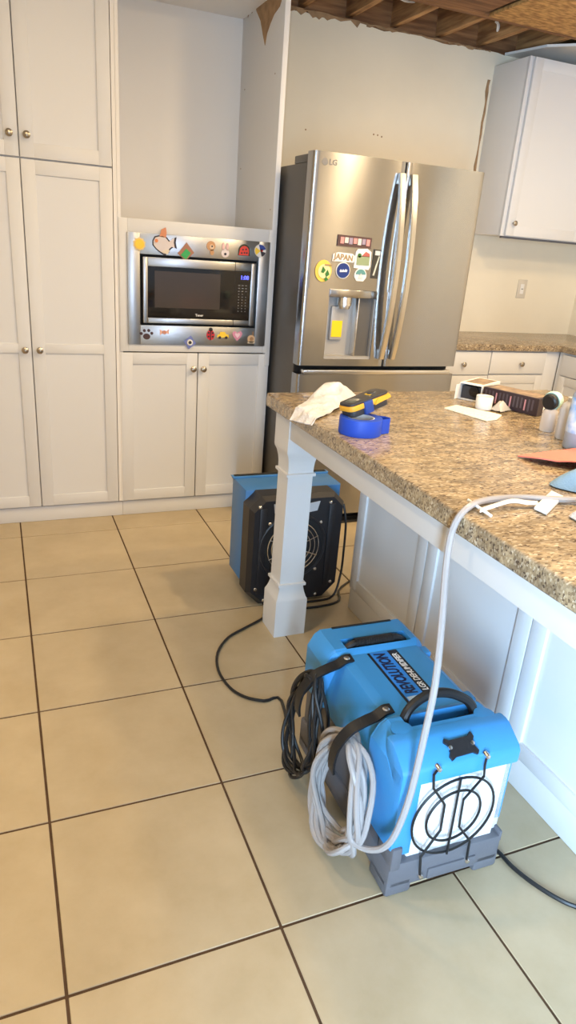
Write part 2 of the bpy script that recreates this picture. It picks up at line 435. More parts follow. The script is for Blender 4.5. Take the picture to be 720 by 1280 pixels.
# ---- microwave
mic = thing('built_in_microwave', 'stainless built in microwave with trim frame covered in small magnets', 'microwave', (.90, 2.42, .90))
TX0, TX1, TZ0, TZ1 = .548, 1.250, .902, 1.408
GX0, GX1, GZ0, GZ1 = .606, 1.193, .994, 1.316
yf = FY-.012
mb = MB()
mb.box(TX0, GX0, yf, FY-.0045, TZ0, TZ1, .0015); mb.box(GX1, TX1, yf, FY-.0045, TZ0, TZ1, .0015)
mb.box(GX0, GX1, yf, FY-.0045, GZ1, TZ1, .0015); mb.box(GX0, GX1, yf, FY-.0045, TZ0, GZ0, .0015)
mb.build('trim_frame', 'steel', mic)
MB().box(GX0, GX1, FY+.02, FY+.028, GZ0, GZ1).build('cavity', 'gapdark', mic)
mb = MB(); a0, a1, c0, c1 = .619, 1.181, 1.004, 1.305; b0, b1, e0, e1 = .642, 1.156, 1.030, 1.264
mb.box(a0, b0, yf-.004, FY+.02, c0, c1, .003); mb.box(b1, a1, yf-.004, FY+.02, c0, c1, .003)
mb.box(b0, b1, yf-.004, FY+.02, e1, c1, .003); mb.box(b0, b1, yf-.004, FY+.02, c0, e0, .003)
door = mb.build('door', 'steel', mic)
MB().box(b0, b1, yf+.002, FY+.015, e0, e1).build('glass', 'blackgloss', door)
MB().box(.676, 1.000, yf+.0015, yf+.003, 1.078, 1.245, 0).build('window', 'window_mesh', door)
for za, zb_ in ((e1, c1), (c0, e0)): MB().box(1.0705, 1.073, yf-.0045, yf, za, zb_).build('door_seam', 'gapdark', door)
MB().mesh_add(text_mesh('Tener', .016, .0004, align='CENTER', offset=.0003), Matrix.Translation((.897, yf+.0012, 1.047)) @ FRONT).build('lettering', 'print_white', door, smooth=False)
pnl = MB().box(1.076, 1.155, yf+.001, yf+.003, 1.034, 1.262).build('control_panel', 'blackgloss', mic)
MB().mesh_add(text_mesh('1:08', .026, .0004, align='CENTER', offset=.0006), Matrix.Translation((1.124, yf+.0004, 1.235)) @ FRONT).build('clock_digits', 'led', pnl, smooth=False)
keys = MB()
for r_ in range(10):
    for c_ in range(3):
        if (r_ in (3,) and c_ == 2): continue
        kx = 1.097+c_*.0185; kz = 1.198-r_*.0138
        ww = .005 if r_ < 3 else .0026
        keys.box(kx-ww, kx+ww, yf+.0002, yf+.0014, kz-.0022, kz+.0022)
keys.build('keypad', 'dark_print', pnl, smooth=False)

# ---- magnets on the microwave trim
def disc(r, n=20, cx=0, cz=0, sx=1, sz=1, a0=0, a1=2*math.pi, close=True):
    k = n if abs(a1-a0) > 6.2 else n+1
    return [(cx+r*sx*math.cos(a0+(a1-a0)*i/n), cz+r*sz*math.sin(a0+(a1-a0)*i/n)) for i in range(k)]
def magnet(label, px, pz, Y, layers, group, tilt=0, cat='magnet', name='fridge_magnet'):
    """layers: (part name, polygon, colour name, colour, lift)"""
    o = thing(name, label, cat, (px, Y, pz), 0, group, world=False)
    o.rotation_euler = (0, tilt, 0)
    for (nm, pol, cn, cc, lift) in layers:
        MB().prism(pol, 'y', -lift-.003, 0 if lift == 0 else -lift+.0006).build(nm, flat(cn, cc), o, smooth=False)
    return o
gM = 'small magnets on the microwave trim'; Ym = yf-.0002
def star(r1, r2, n, cx=0, cz=0): return [(cx+(r1 if i % 2 else r2)*math.cos(math.pi*i/n), cz+(r1 if i % 2 else r2)*math.sin(math.pi*i/n)) for i in range(2*n)]
magnet('round yellow flower magnet at the top left of the microwave trim', .604, 1.358, Ym, [('petals', star(.030, .026, 10), 'pale_yellow', (.80, .60, .25), 0), ('centre', disc(.021), 'flower_yellow', (.95, .60, .04), .003)], gM)
fishb = [(-.050, .012), (-.040, .030), (-.022, .036), (.0, .040), (.018, .030), (.034, .012), (.052, .028), (.064, .034), (.060, .010), (.066, -.018), (.050, -.012), (.036, -.022), (.030, -.036), (.008, -.052), (-.014, -.040), (-.034, -.026), (-.050, -.008)]
magnet('large fish shaped magnet with orange fin on the microwave trim', .714, 1.366, Ym, [('outline', fishb, 'black_outline', (.03, .025, .03), 0),
    ('body', [(x*.86-.002, z*.84) for x, z in fishb], 'fish_silver', (.66, .60, .60), .003),
    ('fin', [(-.018, .030), (-.008, .062), (.012, .072), (.016, .050), (.014, .028)], 'fish_orange', (.62, .25, .12), .003),
    ('eye', disc(.008, 10, -.032, .012), 'fish_eye', (.75, .25, .08), .006), ('lower_fin', [(-.01, -.036), (.012, -.024), (.032, -.026), (.02, -.046)], 'fish_pale', (.70, .62, .50), .006)], gM)
magnet('green and brown diamond shaped magnet above the microwave door', .822, 1.338, Ym, [('board', [(-.038, -.010), (.004, .042), (.042, -.002), (.0, -.040)], 'diamond_brown', (.36, .17, .10), 0), ('green_square', [(-.024, -.016), (.002, .014), (.024, -.004), (.002, -.034)], 'diamond_green', (.04, .38, .10), .003)], gM)
magnet('brown puppy magnet third from the right along the top trim', .946, 1.364, Ym, [('head', disc(.022, 16, 0, .008), 'puppy_tan', (.55, .30, .14), 0), ('muzzle', disc(.011, 12, .003, .004), 'puppy_cream', (.75, .55, .38), .003), ('body', disc(.013, 12, .006, -.020, .8, 1.0), 'puppy_tan', (.55, .30, .14), 0), ('nose', disc(.004, 8, .004, .007), 'black_outline', (.03, .025, .03), .006)], gM)
magnet('white and pink bunny magnet beside the brown puppy magnet', 1.018, 1.356, Ym, [('head', disc(.020, 16, 0, -.012), 'bunny_white', (.75, .66, .66), 0), ('ear', disc(.008, 12, -.010, .018, .8, 2.2), 'bunny_pink', (.78, .50, .48), 0), ('ear', disc(.008, 12, .010, .018, .8, 2.2), 'bunny_pink', (.78, .50, .48), 0), ('nose', disc(.006, 8, .0, -.016), 'black_outline', (.03, .025, .03), .003)], gM)
magnet('half round red watermelon slice magnet with dark spots', 1.114, 1.360, Ym, [('rind', disc(.031, 14, 0, 0, .95, 1, 0, math.pi*1.06)+[(-.03, -.022), (.03, -.022)], 'melon_dark', (.05, .05, .02), 0), ('flesh', disc(.025, 14, 0, -.002, .95, 1, 0, math.pi)+[(-.028, -.02), (.022, -.02)], 'melon_red', (.75, .06, .04), .003)]
    + [('seed', disc(.004, 8, a, b), 'black_outline', (.03, .025, .03), .006) for a, b in ((-.008, .006), (.008, .008), (0, -.008), (.012, -.008), (-.014, -.010))], gM)
magnet('round blue yellow and red ball magnet at the top right of the trim', 1.198, 1.366, Ym, [('ball', disc(.030), 'ball_white', (.8, .78, .74), 0), ('blue_patch', disc(.028, 8, 0, 0, 1, 1, .3, 1.9)+[(0, 0)], 'ball_blue', (.03, .06, .30), .003), ('yellow_patch', disc(.028, 8, 0, 0, 1, 1, 2.6, 3.9)+[(0, 0)], 'ball_yellow', (.9, .6, .05), .003), ('black_patch', disc(.028, 8, 0, 0, 1, 1, 5.0, 6.0)+[(0, 0)], 'black_outline', (.03, .025, .03), .003), ('red_patch', disc(.007, 8, .006, .002), 'melon_red', (.75, .06, .04), .003)], gM)
magnet('brown paw print magnet at the lower left of the trim', .636, .950, Ym, [('pad', disc(.016, 14, 0, -.010, 1.1, .9), 'paw_brown', (.06, .025, .02), 0)] + [('toe', disc(.0075, 10, a, b), 'paw_brown', (.06, .025, .02), 0) for a, b in ((-.026, .004), (-.011, .018), (.010, .019), (.025, .006))], gM)
magnet('small peach coloured bow magnet next to the paw print', .722, .960, Ym, [('wing', [(-.02, -.012), (.0, .004), (-.022, .016)], 'peach', (.78, .45, .35), 0), ('wing', [(.0, .0), (.024, .018), (.022, -.006)], 'peach', (.78, .45, .35), 0), ('knot', disc(.010, 10, .0, .002), 'peach_dark', (.55, .25, .18), .003)], gM)
magnet('blue diamond eye magnet hanging over the bottom edge of the trim', .851, .916, Ym, [('board', [(-.032, 0), (0, .034), (.032, 0), (0, -.034)], 'eye_blue', (.16, .20, .50), 0), ('white_ring', disc(.015, 14), 'ball_white', (.8, .78, .74), .003), ('pupil', disc(.008, 10), 'black_outline', (.03, .025, .03), .006)], gM, .15)
magnet('red ladybird magnet with black spots on the lower trim', .957, .957, Ym, [('shell', disc(.022, 16, 0, -.003, .95, 1.15), 'lady_red', (.62, .03, .04), 0), ('head', disc(.010, 10, 0, .024), 'black_outline', (.03, .025, .03), 0), ('stripe', [(-.002, -.028), (.002, -.028), (.002, .018), (-.002, .018)], 'black_outline', (.03, .025, .03), .003)] + [('spot', disc(.005, 8, a, b), 'black_outline', (.03, .025, .03), .003) for a, b in ((-.011, .008), (.011, .008), (-.011, -.010), (.011, -.010))], gM)
magnet('yellow toy car magnet on the lower trim', 1.022, .953, Ym, [('body', [(-.030, -.010), (.030, -.010), (.030, .004), (.018, .006), (.008, .018), (-.014, .018), (-.020, .005), (-.030, .002)], 'car_yellow', (.90, .60, .05), 0), ('wheel', disc(.007, 10, -.017, -.010), 'black_outline', (.03, .025, .03), .003), ('wheel', disc(.007, 10, .017, -.010), 'black_outline', (.03, .025, .03), .003)], gM)
heart = [(0, -.028), (.022, -.004), (.027, .010), (.018, .021), (.006, .018), (0, .010), (-.006, .018), (-.018, .021), (-.027, .010), (-.022, -.004)]
magnet('pink heart magnet on the lower trim', 1.098, .955, Ym, [('heart', heart, 'heart_pink', (.72, .30, .42), 0), ('inner_heart', [(a*.5, b*.5+.002) for a, b in heart], 'heart_pale', (.85, .60, .68), .003)], gM)
magnet('tan snail magnet at the lower right of the trim', 1.174, .942, Ym, [('shell', disc(.020, 16, 0, -.004), 'snail_tan', (.70, .48, .28), 0), ('spiral', disc(.010, 12, .001, -.003), 'snail_brown', (.40, .22, .10), .003), ('foot', [(-.02, -.026), (.018, -.026), (.022, -.016), (-.014, -.016)], 'snail_cream', (.75, .60, .42), 0), ('horn', [(.006, .014), (.010, .014), (.010, .034), (.006, .034)], 'snail_brown', (.40, .22, .10), 0)], gM)

# ================================================================== REFRIGERATOR
fr = thing('refrigerator', 'stainless french door refrigerator with water dispenser', 'refrigerator', (1.755, 2.5, 0))
RX0, RX1 = 1.298, 2.208; RF = 2.083; RS = 1.7635
MB().box(RX0+.008, RX1-.008, RF+.085, 3.05, .03, 1.755, .004).build('body', 'fridge_side', fr)
for q in (RF+.05, 2.95): MB().box(RX0+.02, RX1-.02, q, q+.05, .0, .03).build('foot', 'gapdark', fr)
for q in (RX0+.012, RX1-.12): MB().box(q, q+.108, RF+.05, RF+.26, 1.756, 1.790, .004).build('hinge_cover', 'fridge_side', fr)
def dfront(x, x0, x1):
    xc, hw = (RX0+RX1)/2, (RX1-RX0)/2
    y = RF + .010*((x-xc)/hw)**2
    for e in (x0, x1):
        d = abs(x-e); r = .014
        if d < r: y += r-math.sqrt(max(r*r-(r-d)**2, 0))
    return y
def dblock(mb, x0, x1, xa, xb, z0, z1, back, n=14):
    xs = sorted(set([xa, xb]+[xa+(xb-xa)*i/n for i in range(1, n)]+[x0+k for k in (.0007, .002, .004, .008, .014) if xa < x0+k < xb]+[x1-k for k in (.0007, .002, .004, .008, .014) if xa < x1-k < xb]))
    poly = [(q, dfront(q, x0, x1)) for q in xs]+[(xb, back), (xa, back)]
    mb.prism(poly, 'z', z0, z1)
    return mb
DZ0, DZ1 = .866, 1.796; BK = RF+.075
LX0, LX1 = RX0, RS-.002; QX0, QX1, QZ0, QZ1 = 1.430, 1.684, .900, 1.226
mb = MB()
dblock(mb, LX0, LX1, LX0, LX1, QZ1, DZ1, BK); dblock(mb, LX0, LX1, LX0, LX1, DZ0, QZ0, BK)
dblock(mb, LX0, LX1, LX0, QX0, QZ0, QZ1, BK, 5); dblock(mb, LX0, LX1, QX1, LX1, QZ0, QZ1, BK, 4)
ld = mb.build('left_door', 'fridge_steel', fr, angle=30)
rd = dblock(MB(), RS+.002, RX1, RS+.002, RX1, DZ0, DZ1, BK).build('right_door', 'fridge_steel', fr, angle=30)
fz = dblock(MB(), RX0, RX1, RX0, RX1, .07, .824, BK).build('freezer_drawer', 'fridge_steel', fr, angle=30)
MB().box(RX0+.03, RX1-.03, RF+.002, RF+.06, .824, .846, .004).build('drawer_handle_lip', 'steel2', fz)
MB().box(RX0+.01, RX1-.01, RF+.0735, RF+.09, .03, 1.75).build('gasket', 'gapdark', fr)
def handle(x, parent, sgn):
    pts = []
    for i in range(13):
        t = i/12; z = .905+.84*t; pts.append((x, RF-.016-.052*math.sin(math.pi*t)**.8, z))
    rings = []
    for i, p in enumerate(pts):
        hw = .0165; d = .012
        rings.append([(p[0]-hw, p[1]+d, p[2]), (p[0]-hw*.95, p[1]-d*.5, p[2]), (p[0]-hw*.6, p[1]-d, p[2]), (p[0]+hw*.6, p[1]-d, p[2]), (p[0]+hw*.95, p[1]-d*.5, p[2]), (p[0]+hw, p[1]+d, p[2])])
    h = MB().loft(rings).build('handle', 'steel2', parent)
    for za, zb_ in ((.905, .95), (1.70, 1.745)): MB().box(x-.013, x+.013, RF-.02, RF+.008, za, zb_, .004).build('handle_post', 'steel2', h)
handle(1.735, ld, -1); handle(1.800, rd, 1)
# dispenser
mb = MB().box(QX0, QX1, BK-.012, BK-.002, QZ0, QZ1).box(QX0, QX0+.004, RF+.012, BK, QZ0, QZ1).box(QX1-.004, QX1, RF+.012, BK, QZ0, QZ1).box(QX0, QX1, RF+.008, BK, QZ0, QZ0+.012)
ds = mb.build('dispenser_recess', 'recess', ld)
MB().box(QX0, QX1, RF-.001, RF+.03, 1.190, QZ1, .003).build('dispenser_header', 'fridge_steel', ld)
MB().box(QX1-.092, QX1-.086, RF+.010, BK-.01, QZ0+.012, 1.19, .001).build('dispenser_fin', 'steel2', ld)
MB().box(QX1-.086, QX1-.004, RF+.030, BK-.011, QZ0+.012, 1.19).build('dispenser_side', 'fridge_side', ld)
MB().lathe([(0, -.06), (.028, -.06), (.030, -.05), (.030, -.046), (.036, -.044), (.036, 0), (0, 0)], (1.528, RF+.036, 1.196), 'z', 24).build('nozzle', 'steel2', ld)
MB().box(1.470, 1.540, RF+.046, BK-.01, .985, 1.145, .006).build('paddle', 'recess', ld)
MB().box(1.477, 1.533, RF+.0445, RF+.0465, 1.00, 1.078).build('yellow_sticker', 'yellow', ld)
# logo: ring disc + letters
lg = MB().lathe([(0, -.0012), (.0145, -.0012), (.0145, .0005), (0, .0005)], (1.352, dfront(1.352, LX0, LX1), 1.755), 'y', 20)
lg.mesh_add(text_mesh('LG', .032, .0005, offset=.0006), Matrix.Translation((1.372, dfront(1.39, LX0, LX1)-.0012, 1.755)) @ FRONT)
lg.build('logo', 'dark_print', ld, smooth=False)

gF = 'souvenir magnets on the refrigerator door'
def fmag(label, px, pz, layers, tilt=0): return magnet(label, px, pz, dfront(px, LX0, LX1)-.0006, layers, gF, tilt)
def rect(x0, x1, z0, z1): return [(x0, z0), (x1, z0), (x1, z1), (x0, z1)]
m_ = [('board', rect(-.088, .088, -.024, .024), 'sign_dark', (.10, .055, .05), 0)]
for i in range(7):
    cx = -.066+i*.0225
    m_.append(('picture', rect(cx-.009, cx+.009, -.013+.004*(i % 2), .015), ('sign_pink', 'sign_cream', 'sign_mauve')[i % 3], ((.72, .30, .28), (.75, .68, .60), (.35, .28, .36))[i % 3], .003))
fmag('long dark magnet with a row of pink pictures, topmost on the fridge door', 1.533, 1.440, m_, .02)
jp = fmag('white lettered magnet under the long dark one', 1.484, 1.368, [('board', [(-.056, -.022), (.056, -.016), (.058, .014), (.040, .022), (-.030, .020), (-.056, .010)], 'sign_white', (.82, .80, .76), 0)], .06)
MB().mesh_add(text_mesh('JAPAN', .034, .0006, offset=.0012, align='CENTER'), Matrix.Translation((0, -.0036, 0)) @ FRONT).build('lettering', flat('letter_tan', (.35, .24, .12)), jp, smooth=False)
nb = fmag('round blue magnet with white lettering', 1.487, 1.311, [('board', disc(.037, 24), 'sign_white', (.82, .80, .76), 0), ('blue_disc', disc(.033, 24), 'deep_blue', (.015, .04, .20), .003), ('lettering', [(-.020, -.002), (-.014, .006), (-.008, -.001), (-.002, .006), (.004, .000), (.010, .007), (.020, .004), (.018, -.006), (.006, -.006), (-.006, -.007), (-.018, -.008)], 'pale_swoosh', (.62, .66, .78), .006)])
fmag('square souvenir magnet with green and red landscape', 1.584, 1.366, [('board', [(-.044, -.040), (.036, -.046), (.044, -.030), (.042, .034), (.018, .048), (-.030, .044), (-.040, .030)], 'sign_white', (.82, .80, .76), 0), ('landscape', rect(-.032, .034, -.026, .014), 'land_green', (.30, .36, .20), .003), ('roof', [(-.010, .012), (.012, .034), (.032, .026), (.034, .012)], 'roof_red', (.45, .12, .10), .003), ('tree', disc(.010, 10, -.020, .016), 'tree_green', (.05, .16, .04), .003)])
fmag('small dome shaped teal and white magnet', 1.580, 1.300, [('board', disc(.032, 16, 0, -.006, 1, 1, -.3, math.pi+.3)+[(-.018, -.032), (.018, -.032)], 'sign_white', (.82, .80, .76), 0), ('sky', disc(.026, 14, 0, -.004, 1, 1, .1, math.pi-.1), 'dome_teal', (.12, .30, .28), .003), ('peak', [(-.012, -.018), (0, .004), (.012, -.018)], 'sign_cream', (.75, .68, .60), .006)])
fmag('yellow lemon magnet with green leaves left of the others', 1.388, 1.304, [('lemon', disc(.044, 24, 0, 0, .95, 1.1), 'lemon_yellow', (.85, .58, .10), 0), ('slice', disc(.032, 20, .004, -.002), 'lemon_pale', (.88, .74, .36), .003), ('leaf', [(-.014, -.006), (-.006, .020), (.008, .004), (-.002, -.010)], 'leaf_green', (.04, .18, .04), .006), ('leaf', [(.008, -.012), (.018, .006), (.030, -.014), (.014, -.026)], 'leaf_green', (.04, .18, .04), .006), ('leaf', [(.004, -.034), (.014, -.026), (.026, -.036), (.012, -.046)], 'leaf_green', (.04, .18, .04), .006), ('script', rect(.002, .038, .024, .030), 'letter_tan', (.35, .24, .12), .006)])
fmag('tall narrow waterfall picture magnet beside the door handle', 1.656, 1.352, [('board', rect(-.019, .019, -.068, .062), 'photo_dark', (.05, .045, .035), 0), ('waterfall', [(-.012, -.055), (-.004, -.055), (.014, .030), (.010, .034), (-.002, -.010)], 'photo_pale', (.62, .62, .52), .003), ('top', rect(-.012, .014, .036, .056), 'photo_sky', (.60, .60, .60), .003)], .02)

# ================================================================== RIGHT-REAR KITCHEN
up = thing('wall_cabinet', 'white wall cabinet hung high beside the refrigerator', 'cabinet', (3.5, 3.05, 1.55))
UX = 2.968; UY = 2.88
MB().box(UX, UX+.018, UY+.002, WY-.001, 1.556, 2.53, .001).build('side_panel', 'white_in', up)
MB().box(UX+.018, WX-.001, UY+.02, WY-.001, 1.556, 1.575).box(UX+.018, WX-.001, UY+.02, WY-.001, 2.51, 2.53).box(UX+.018, WX-.001, WY-.02, WY-.001, 1.575, 2.51).build('carcass', 'white_in', up)
MB().box(UX-.001, UX+.035, UY, UY+.02, 1.552, 2.53, .0015).box(3.60, 3.64, UY, UY+.02, 1.552, 2.53, .0015).box(UX+.035, 3.60, UY+.0003, UY+.02, 1.552, 1.58).build('face_frame', 'white', up)
d = shaker_y(MB(), UX+.024, 3.61, 1.556, 2.525, UY-.021, .062, .02, (), .0028).build('door', 'white', up); knob_y(UX+.068, 1.630, UY-.021, d)
d = shaker_y(MB(), 3.614, WX-.01, 1.556, 2.525, UY-.021, .062, .02, (), .0028).build('door', 'white', up); knob_y(3.66, 1.630, UY-.021, d)
MB().box(UX+.02, WX-.01, UY+.01, UY+.03, 1.540, 1.552).build('light_rail', 'grey', up)

bc = thing('base_cabinet', 'white base cabinet run with drawers under the rear granite counter', 'cabinet', (2.9, 2.92, 0))
BY = 2.62
MB().box(2.40, 3.41, BY+.001, WY-.002, .09, .872).box(2.42, 3.41, BY+.07, WY-.002, 0, .09).build('carcass', 'white', bc)
for (x0, x1, z0, z1, kx, kz) in ((2.43, 2.842, .722, .866, 2.634, .789), (2.43, 2.842, .57, .716, 2.634, .648), (2.43, 2.842, .34, .564, 2.634, .45), (2.849, 3.29, .728, .866, 3.085, .793)):
    d = MB().box(x0, x1, BY-.019, BY+.001, z0, z1, .003).build('drawer', 'white', bc); knob_y(kx, kz, BY-.019, d)
d = shaker_y(MB(), 2.849, 3.29, .10, .720, BY-.019).build('door', 'white', bc); knob_y(2.88, .66, BY-.019, d)
MB().box(3.297, 3.41, BY-.004, BY+.001, .09, .870, .001).build('filler_strip', 'white', bc)
rc = thing('base_cabinet', 'white base cabinet run along the right wall behind the island', 'cabinet', (3.72, 1.2, 0))
RXF = 3.41
MB().box(RXF, WX-.002, -.2, 2.61, .09, .872).box(RXF+.07, WX-.002, -.2, 2.61, 0, .09).build('carcass', 'white', rc)
y = 2.565
while y > 0:
    y0 = y-.42
    d = MB().box(RXF-.019, RXF, y0, y-.004, .730, .862, .003).build('drawer', 'white', rc)
    MB().lathe(KNOB, (RXF-.019, (y+y0)/2, .795), 'x', 14, -1).build('knob', 'knob', d)
    mb = MB(); st = .055
    mb.box(RXF-.019, RXF, y0, y0+st, .10, .724, .002).box(RXF-.019, RXF, y-.004-st, y-.004, .10, .724, .002).box(RXF-.0188, RXF, y0+st, y-.004-st, .10, .155, .002).box(RXF-.0188, RXF, y0+st, y-.004-st, .669, .724, .002).box(RXF-.012, RXF, y0+st-.003, y-st, .15, .67)
    mb.build('door', 'white', rc)
    y = y0
ct = thing('rear_countertop', 'brown granite countertop along the back and right walls', 'countertop', (3.2, 2.9, .874))
MB().prism([(2.34, WY-.001), (WX-.001, WY-.001), (WX-.001, -.2), (3.385, -.2), (3.385, 2.585), (2.34, 2.585)], 'z', .874, .914, .004).build('slab', 'granite', ct)
ol = thing('wall_switch', 'ivory wall switch plate above the rear counter', 'switch', (3.502, WY, 1.222))
MB().box(3.462, 3.542, WY-.006, WY-.0005, 1.160, 1.288, .003).build('cover_plate', flat('ivory_plate', (.66, .60, .50)), ol)
MB().box(3.486, 3.518, WY-.009, WY-.005, 1.190, 1.258, .002).build('rocker', 'ceramic', ol)
MB().box(3.493, 3.511, WY-.010, WY-.008, 1.222, 1.226).build('slot', 'gapdark', ol)

# ================================================================== ISLAND
isl = thing('kitchen_island', 'white panelled kitchen island with square corner post', 'island', (1.8, .2, 0))
IX = 1.248; IY1 = 1.262; IY0 = -1.62
MB().box(IX+.022, 2.06, IY0+.01, IY1-.02, .0, .862).build('body', 'white_in', isl)
MB().box(IX+.004, IX+.022, IY0, IY1-.004, .0, .098, .003).build('plinth', 'white', isl)
MB().box(IX+.022, 2.06, IY1-.02, IY1, .0, .862, .002).build('end_panel', 'white', isl)
edges = [1.262, .770, .256, -.258, -.772, -1.286, -1.62]
for a, b in zip(edges[1:], edges):
    mb = MB(); st = .056; g = .0018; z0, z1 = .100, .858; x0, x1 = IX, IX+.022
    A, B = a+g, b-g
    mb.box(x0, x1, A, A+st, z0, z1, .0022).box(x0, x1, B-st, B, z0, z1, .0022)
    mb.box(x0+.0003, x1, A+st-.003, B-st+.003, z0, z0+.052, .0022).box(x0+.0003, x1, A+st-.003, B-st+.003, z1-st, z1, .0022)
    mb.box(x0+.009, x1-.002, A+st-.004, B-st+.004, z0+.05, z1-st+.004)
    mb.build('side_panel', 'white', isl)
# corner post
PXc, PYc = .9265, 1.182
def sq(h, z): return [(PXc-h, PYc-h, z), (PXc+h, PYc-h, z), (PXc+h, PYc+h, z), (PXc-h, PYc+h, z)]
prof = [(.0635, 0), (.0635, .150), (.0620, .156), (.0580, .164), (.0530, .180), (.0495, .196), (.0485, .204), (.0485, .207), (.0560, .209), (.0560, .219), (.0478, .221), (.0478, .645), (.0560, .647), (.0560, .657), (.0485, .659), (.0490, .680), (.0510, .700), (.0560, .722), (.0625, .736), (.0635, .745), (.0635, .8655)]
MB().loft([sq(h, z) for h, z in prof]).build('post', 'white', isl, angle=20)
MB().box(.868, .890, IY0, PYc-.055, .788, .8655, .002).build('apron', 'white', isl)
MB().box(PXc+.055, IX+.03, PYc+.03, PYc+.052, .788, .8655, .002).build('apron', 'white', isl)
it = thing('island_countertop', 'speckled brown granite worktop of the island', 'countertop', (1.45, -.2, .866))
MB().box(.838, 2.11, -1.72, 1.292, .866, .914, .007, 3).build('slab', 'granite', it)
CT = .914

# ================================================================== AIR MOVER (behind the post)
am = thing('air_mover', 'black and dark blue low profile air mover standing behind the island post', 'fan', (1.03, 1.48, 0))
def octo(x0, x1, z0, z1, cb, ct): return [(x0+cb, z0), (x1-cb, z0), (x1, z0+cb), (x1, z1-ct), (x1-ct, z1), (x0+ct, z1), (x0, z1-ct), (x0, z0+cb)]
MB().prism([(.838, .075), (.905, .004), (1.20, .004), (1.264, .06), (1.264, .484), (.838, .484)], 'y', 1.455, 1.630, .010).build('blue_housing', 'blue2', am)
MB().prism([(.838, .476), (1.264, .476), (1.272, .490), (.830, .490)], 'y', 1.600, 1.636, .003).build('outlet_rim', 'blue2', am)
MB().box(.842, 1.262, 1.610, 1.628, .4895, .4925).build('outlet_opening', 'gapdark', am)
f0 = octo(.832, 1.246, .0, .482, .062, .048)
sh = MB().loft([[(x, 1.458, z) for x, z in f0], [(x, 1.385, z) for x, z in f0], [(1.039+(x-1.039)*.93, 1.358, .241+(z-.241)*.94) for x, z in f0]]).build('front_shell', 'blackplastic', am, angle=25)
MB().prism(octo(.86, 1.235, .0, .45, .06, .05), 'y', 1.632, 1.665, .010).build('rear_shell', 'blackplastic', am)
for q in (.868, 1.168): MB().box(q, q+.03, 1.352, 1.36, .06, .44, .005).build('rib', 'blackplastic', am)
gc = (1.018, 1.358, .262)
ring = MB().tube([(gc[0]+.142*math.cos(a*math.pi/20), 1.357, gc[2]+.142*math.sin(a*math.pi/20)) for a in range(40)], .007, 8, True).build('inlet_ring', 'blackplastic', am)
MB().lathe([(0, 0), (.137, 0), (.137, .003), (0, .003)], (gc[0], 1.3545, gc[2]), 'y', 36).build('inlet_well', 'gapdark', am)
g = MB()
for r_ in (.035, .055, .075, .095, .112): g.tube([(gc[0]+r_*math.cos(a*math.pi/18), 1.347, gc[2]+r_*math.sin(a*math.pi/18)) for a in range(36)], .0022, 6, True)
for a in range(4):
    u, v = math.cos(a*math.pi/4+.4), math.sin(a*math.pi/4+.4); g.tube([(gc[0]-.115*u, 1.3455, gc[2]-.115*v), (gc[0]+.115*u, 1.3455, gc[2]+.115*v)], .0022, 6)
g.build('inlet_grille', 'steel2', am)
for (x, z) in ((.868, .446), (1.172, .446), (.912, .372), (1.136, .362), (1.128, .150), (.866, .085), (1.205, .080), (1.14, .028), (.905, .03)):
    MB().lathe([(0, -.006), (.005, -.005), (.0075, -.002), (.0075, .004), (0, .004)], (x, 1.356, z), 'y', 12).build('screw', 'chrome', am)
for c_ in ([(.925, .455), (1.005, .44), (1.005, .41), (.93, .415)], [(1.02, .44), (1.125, .455), (1.115, .415), (1.02, .402)]):
    MB().prism(c_, 'y', 1.3555, 1.358).build('sticker', flat('silver_sticker', (.55, .55, .56)), am)
MB().tube([(1.250, 1.39, .42), (1.262, 1.375, .34), (1.264, 1.37, .2), (1.258, 1.365, .10), (1.22, 1.345, .012), (1.12, 1.335, .006), (1.02, 1.345, .006)], .005, 8, sub=6).build('cord', 'cord', am)

# ================================================================== DEHUMIDIFIER
DH = thing('dehumidifier', 'bright blue portable dehumidifier with white front filter and black handles', 'dehumidifier', (.87, -.02, 0), -0.022, world=False)
def onl(px, py, ylocal=None, z=None):        # pixel -> local point on a local plane
    Mi = Matrix.Rotation(0.022, 4, 'Z') @ Matrix.Translation((-.87, .02, 0))
    a = Mi @ CAM; d = (Matrix.Rotation(0.022, 3, 'Z') @ ray(px, py))
    k = (z-a.z)/d.z if z is not None else (ylocal-a.y)/d.y
    return a+d*k
# base
bs = MB().box(-.158, .158, .004, .562, .022, .100, .010)
for fx in (-.158, .088):
    for fy in (.0, .47): bs.box(fx, fx+.07, fy+.004, fy+.09, 0, .05, .008)
base = bs.build('base', 'grey', DH)
MB().box(-.156, -.128, .003, .07, .08, .150, .006).build('corner_post', 'grey', base)
MB().box(.150, .158, .006, .05, .08, .112, .003).build('corner_post', 'grey', base)
MB().box(-.150, .150, .13, .556, .09, .235, .008).build('side_skirt', 'grey', base)
MB().box(-.05, .085, -.001, .01, .030, .062, .003).build('front_lip', 'grey', base)
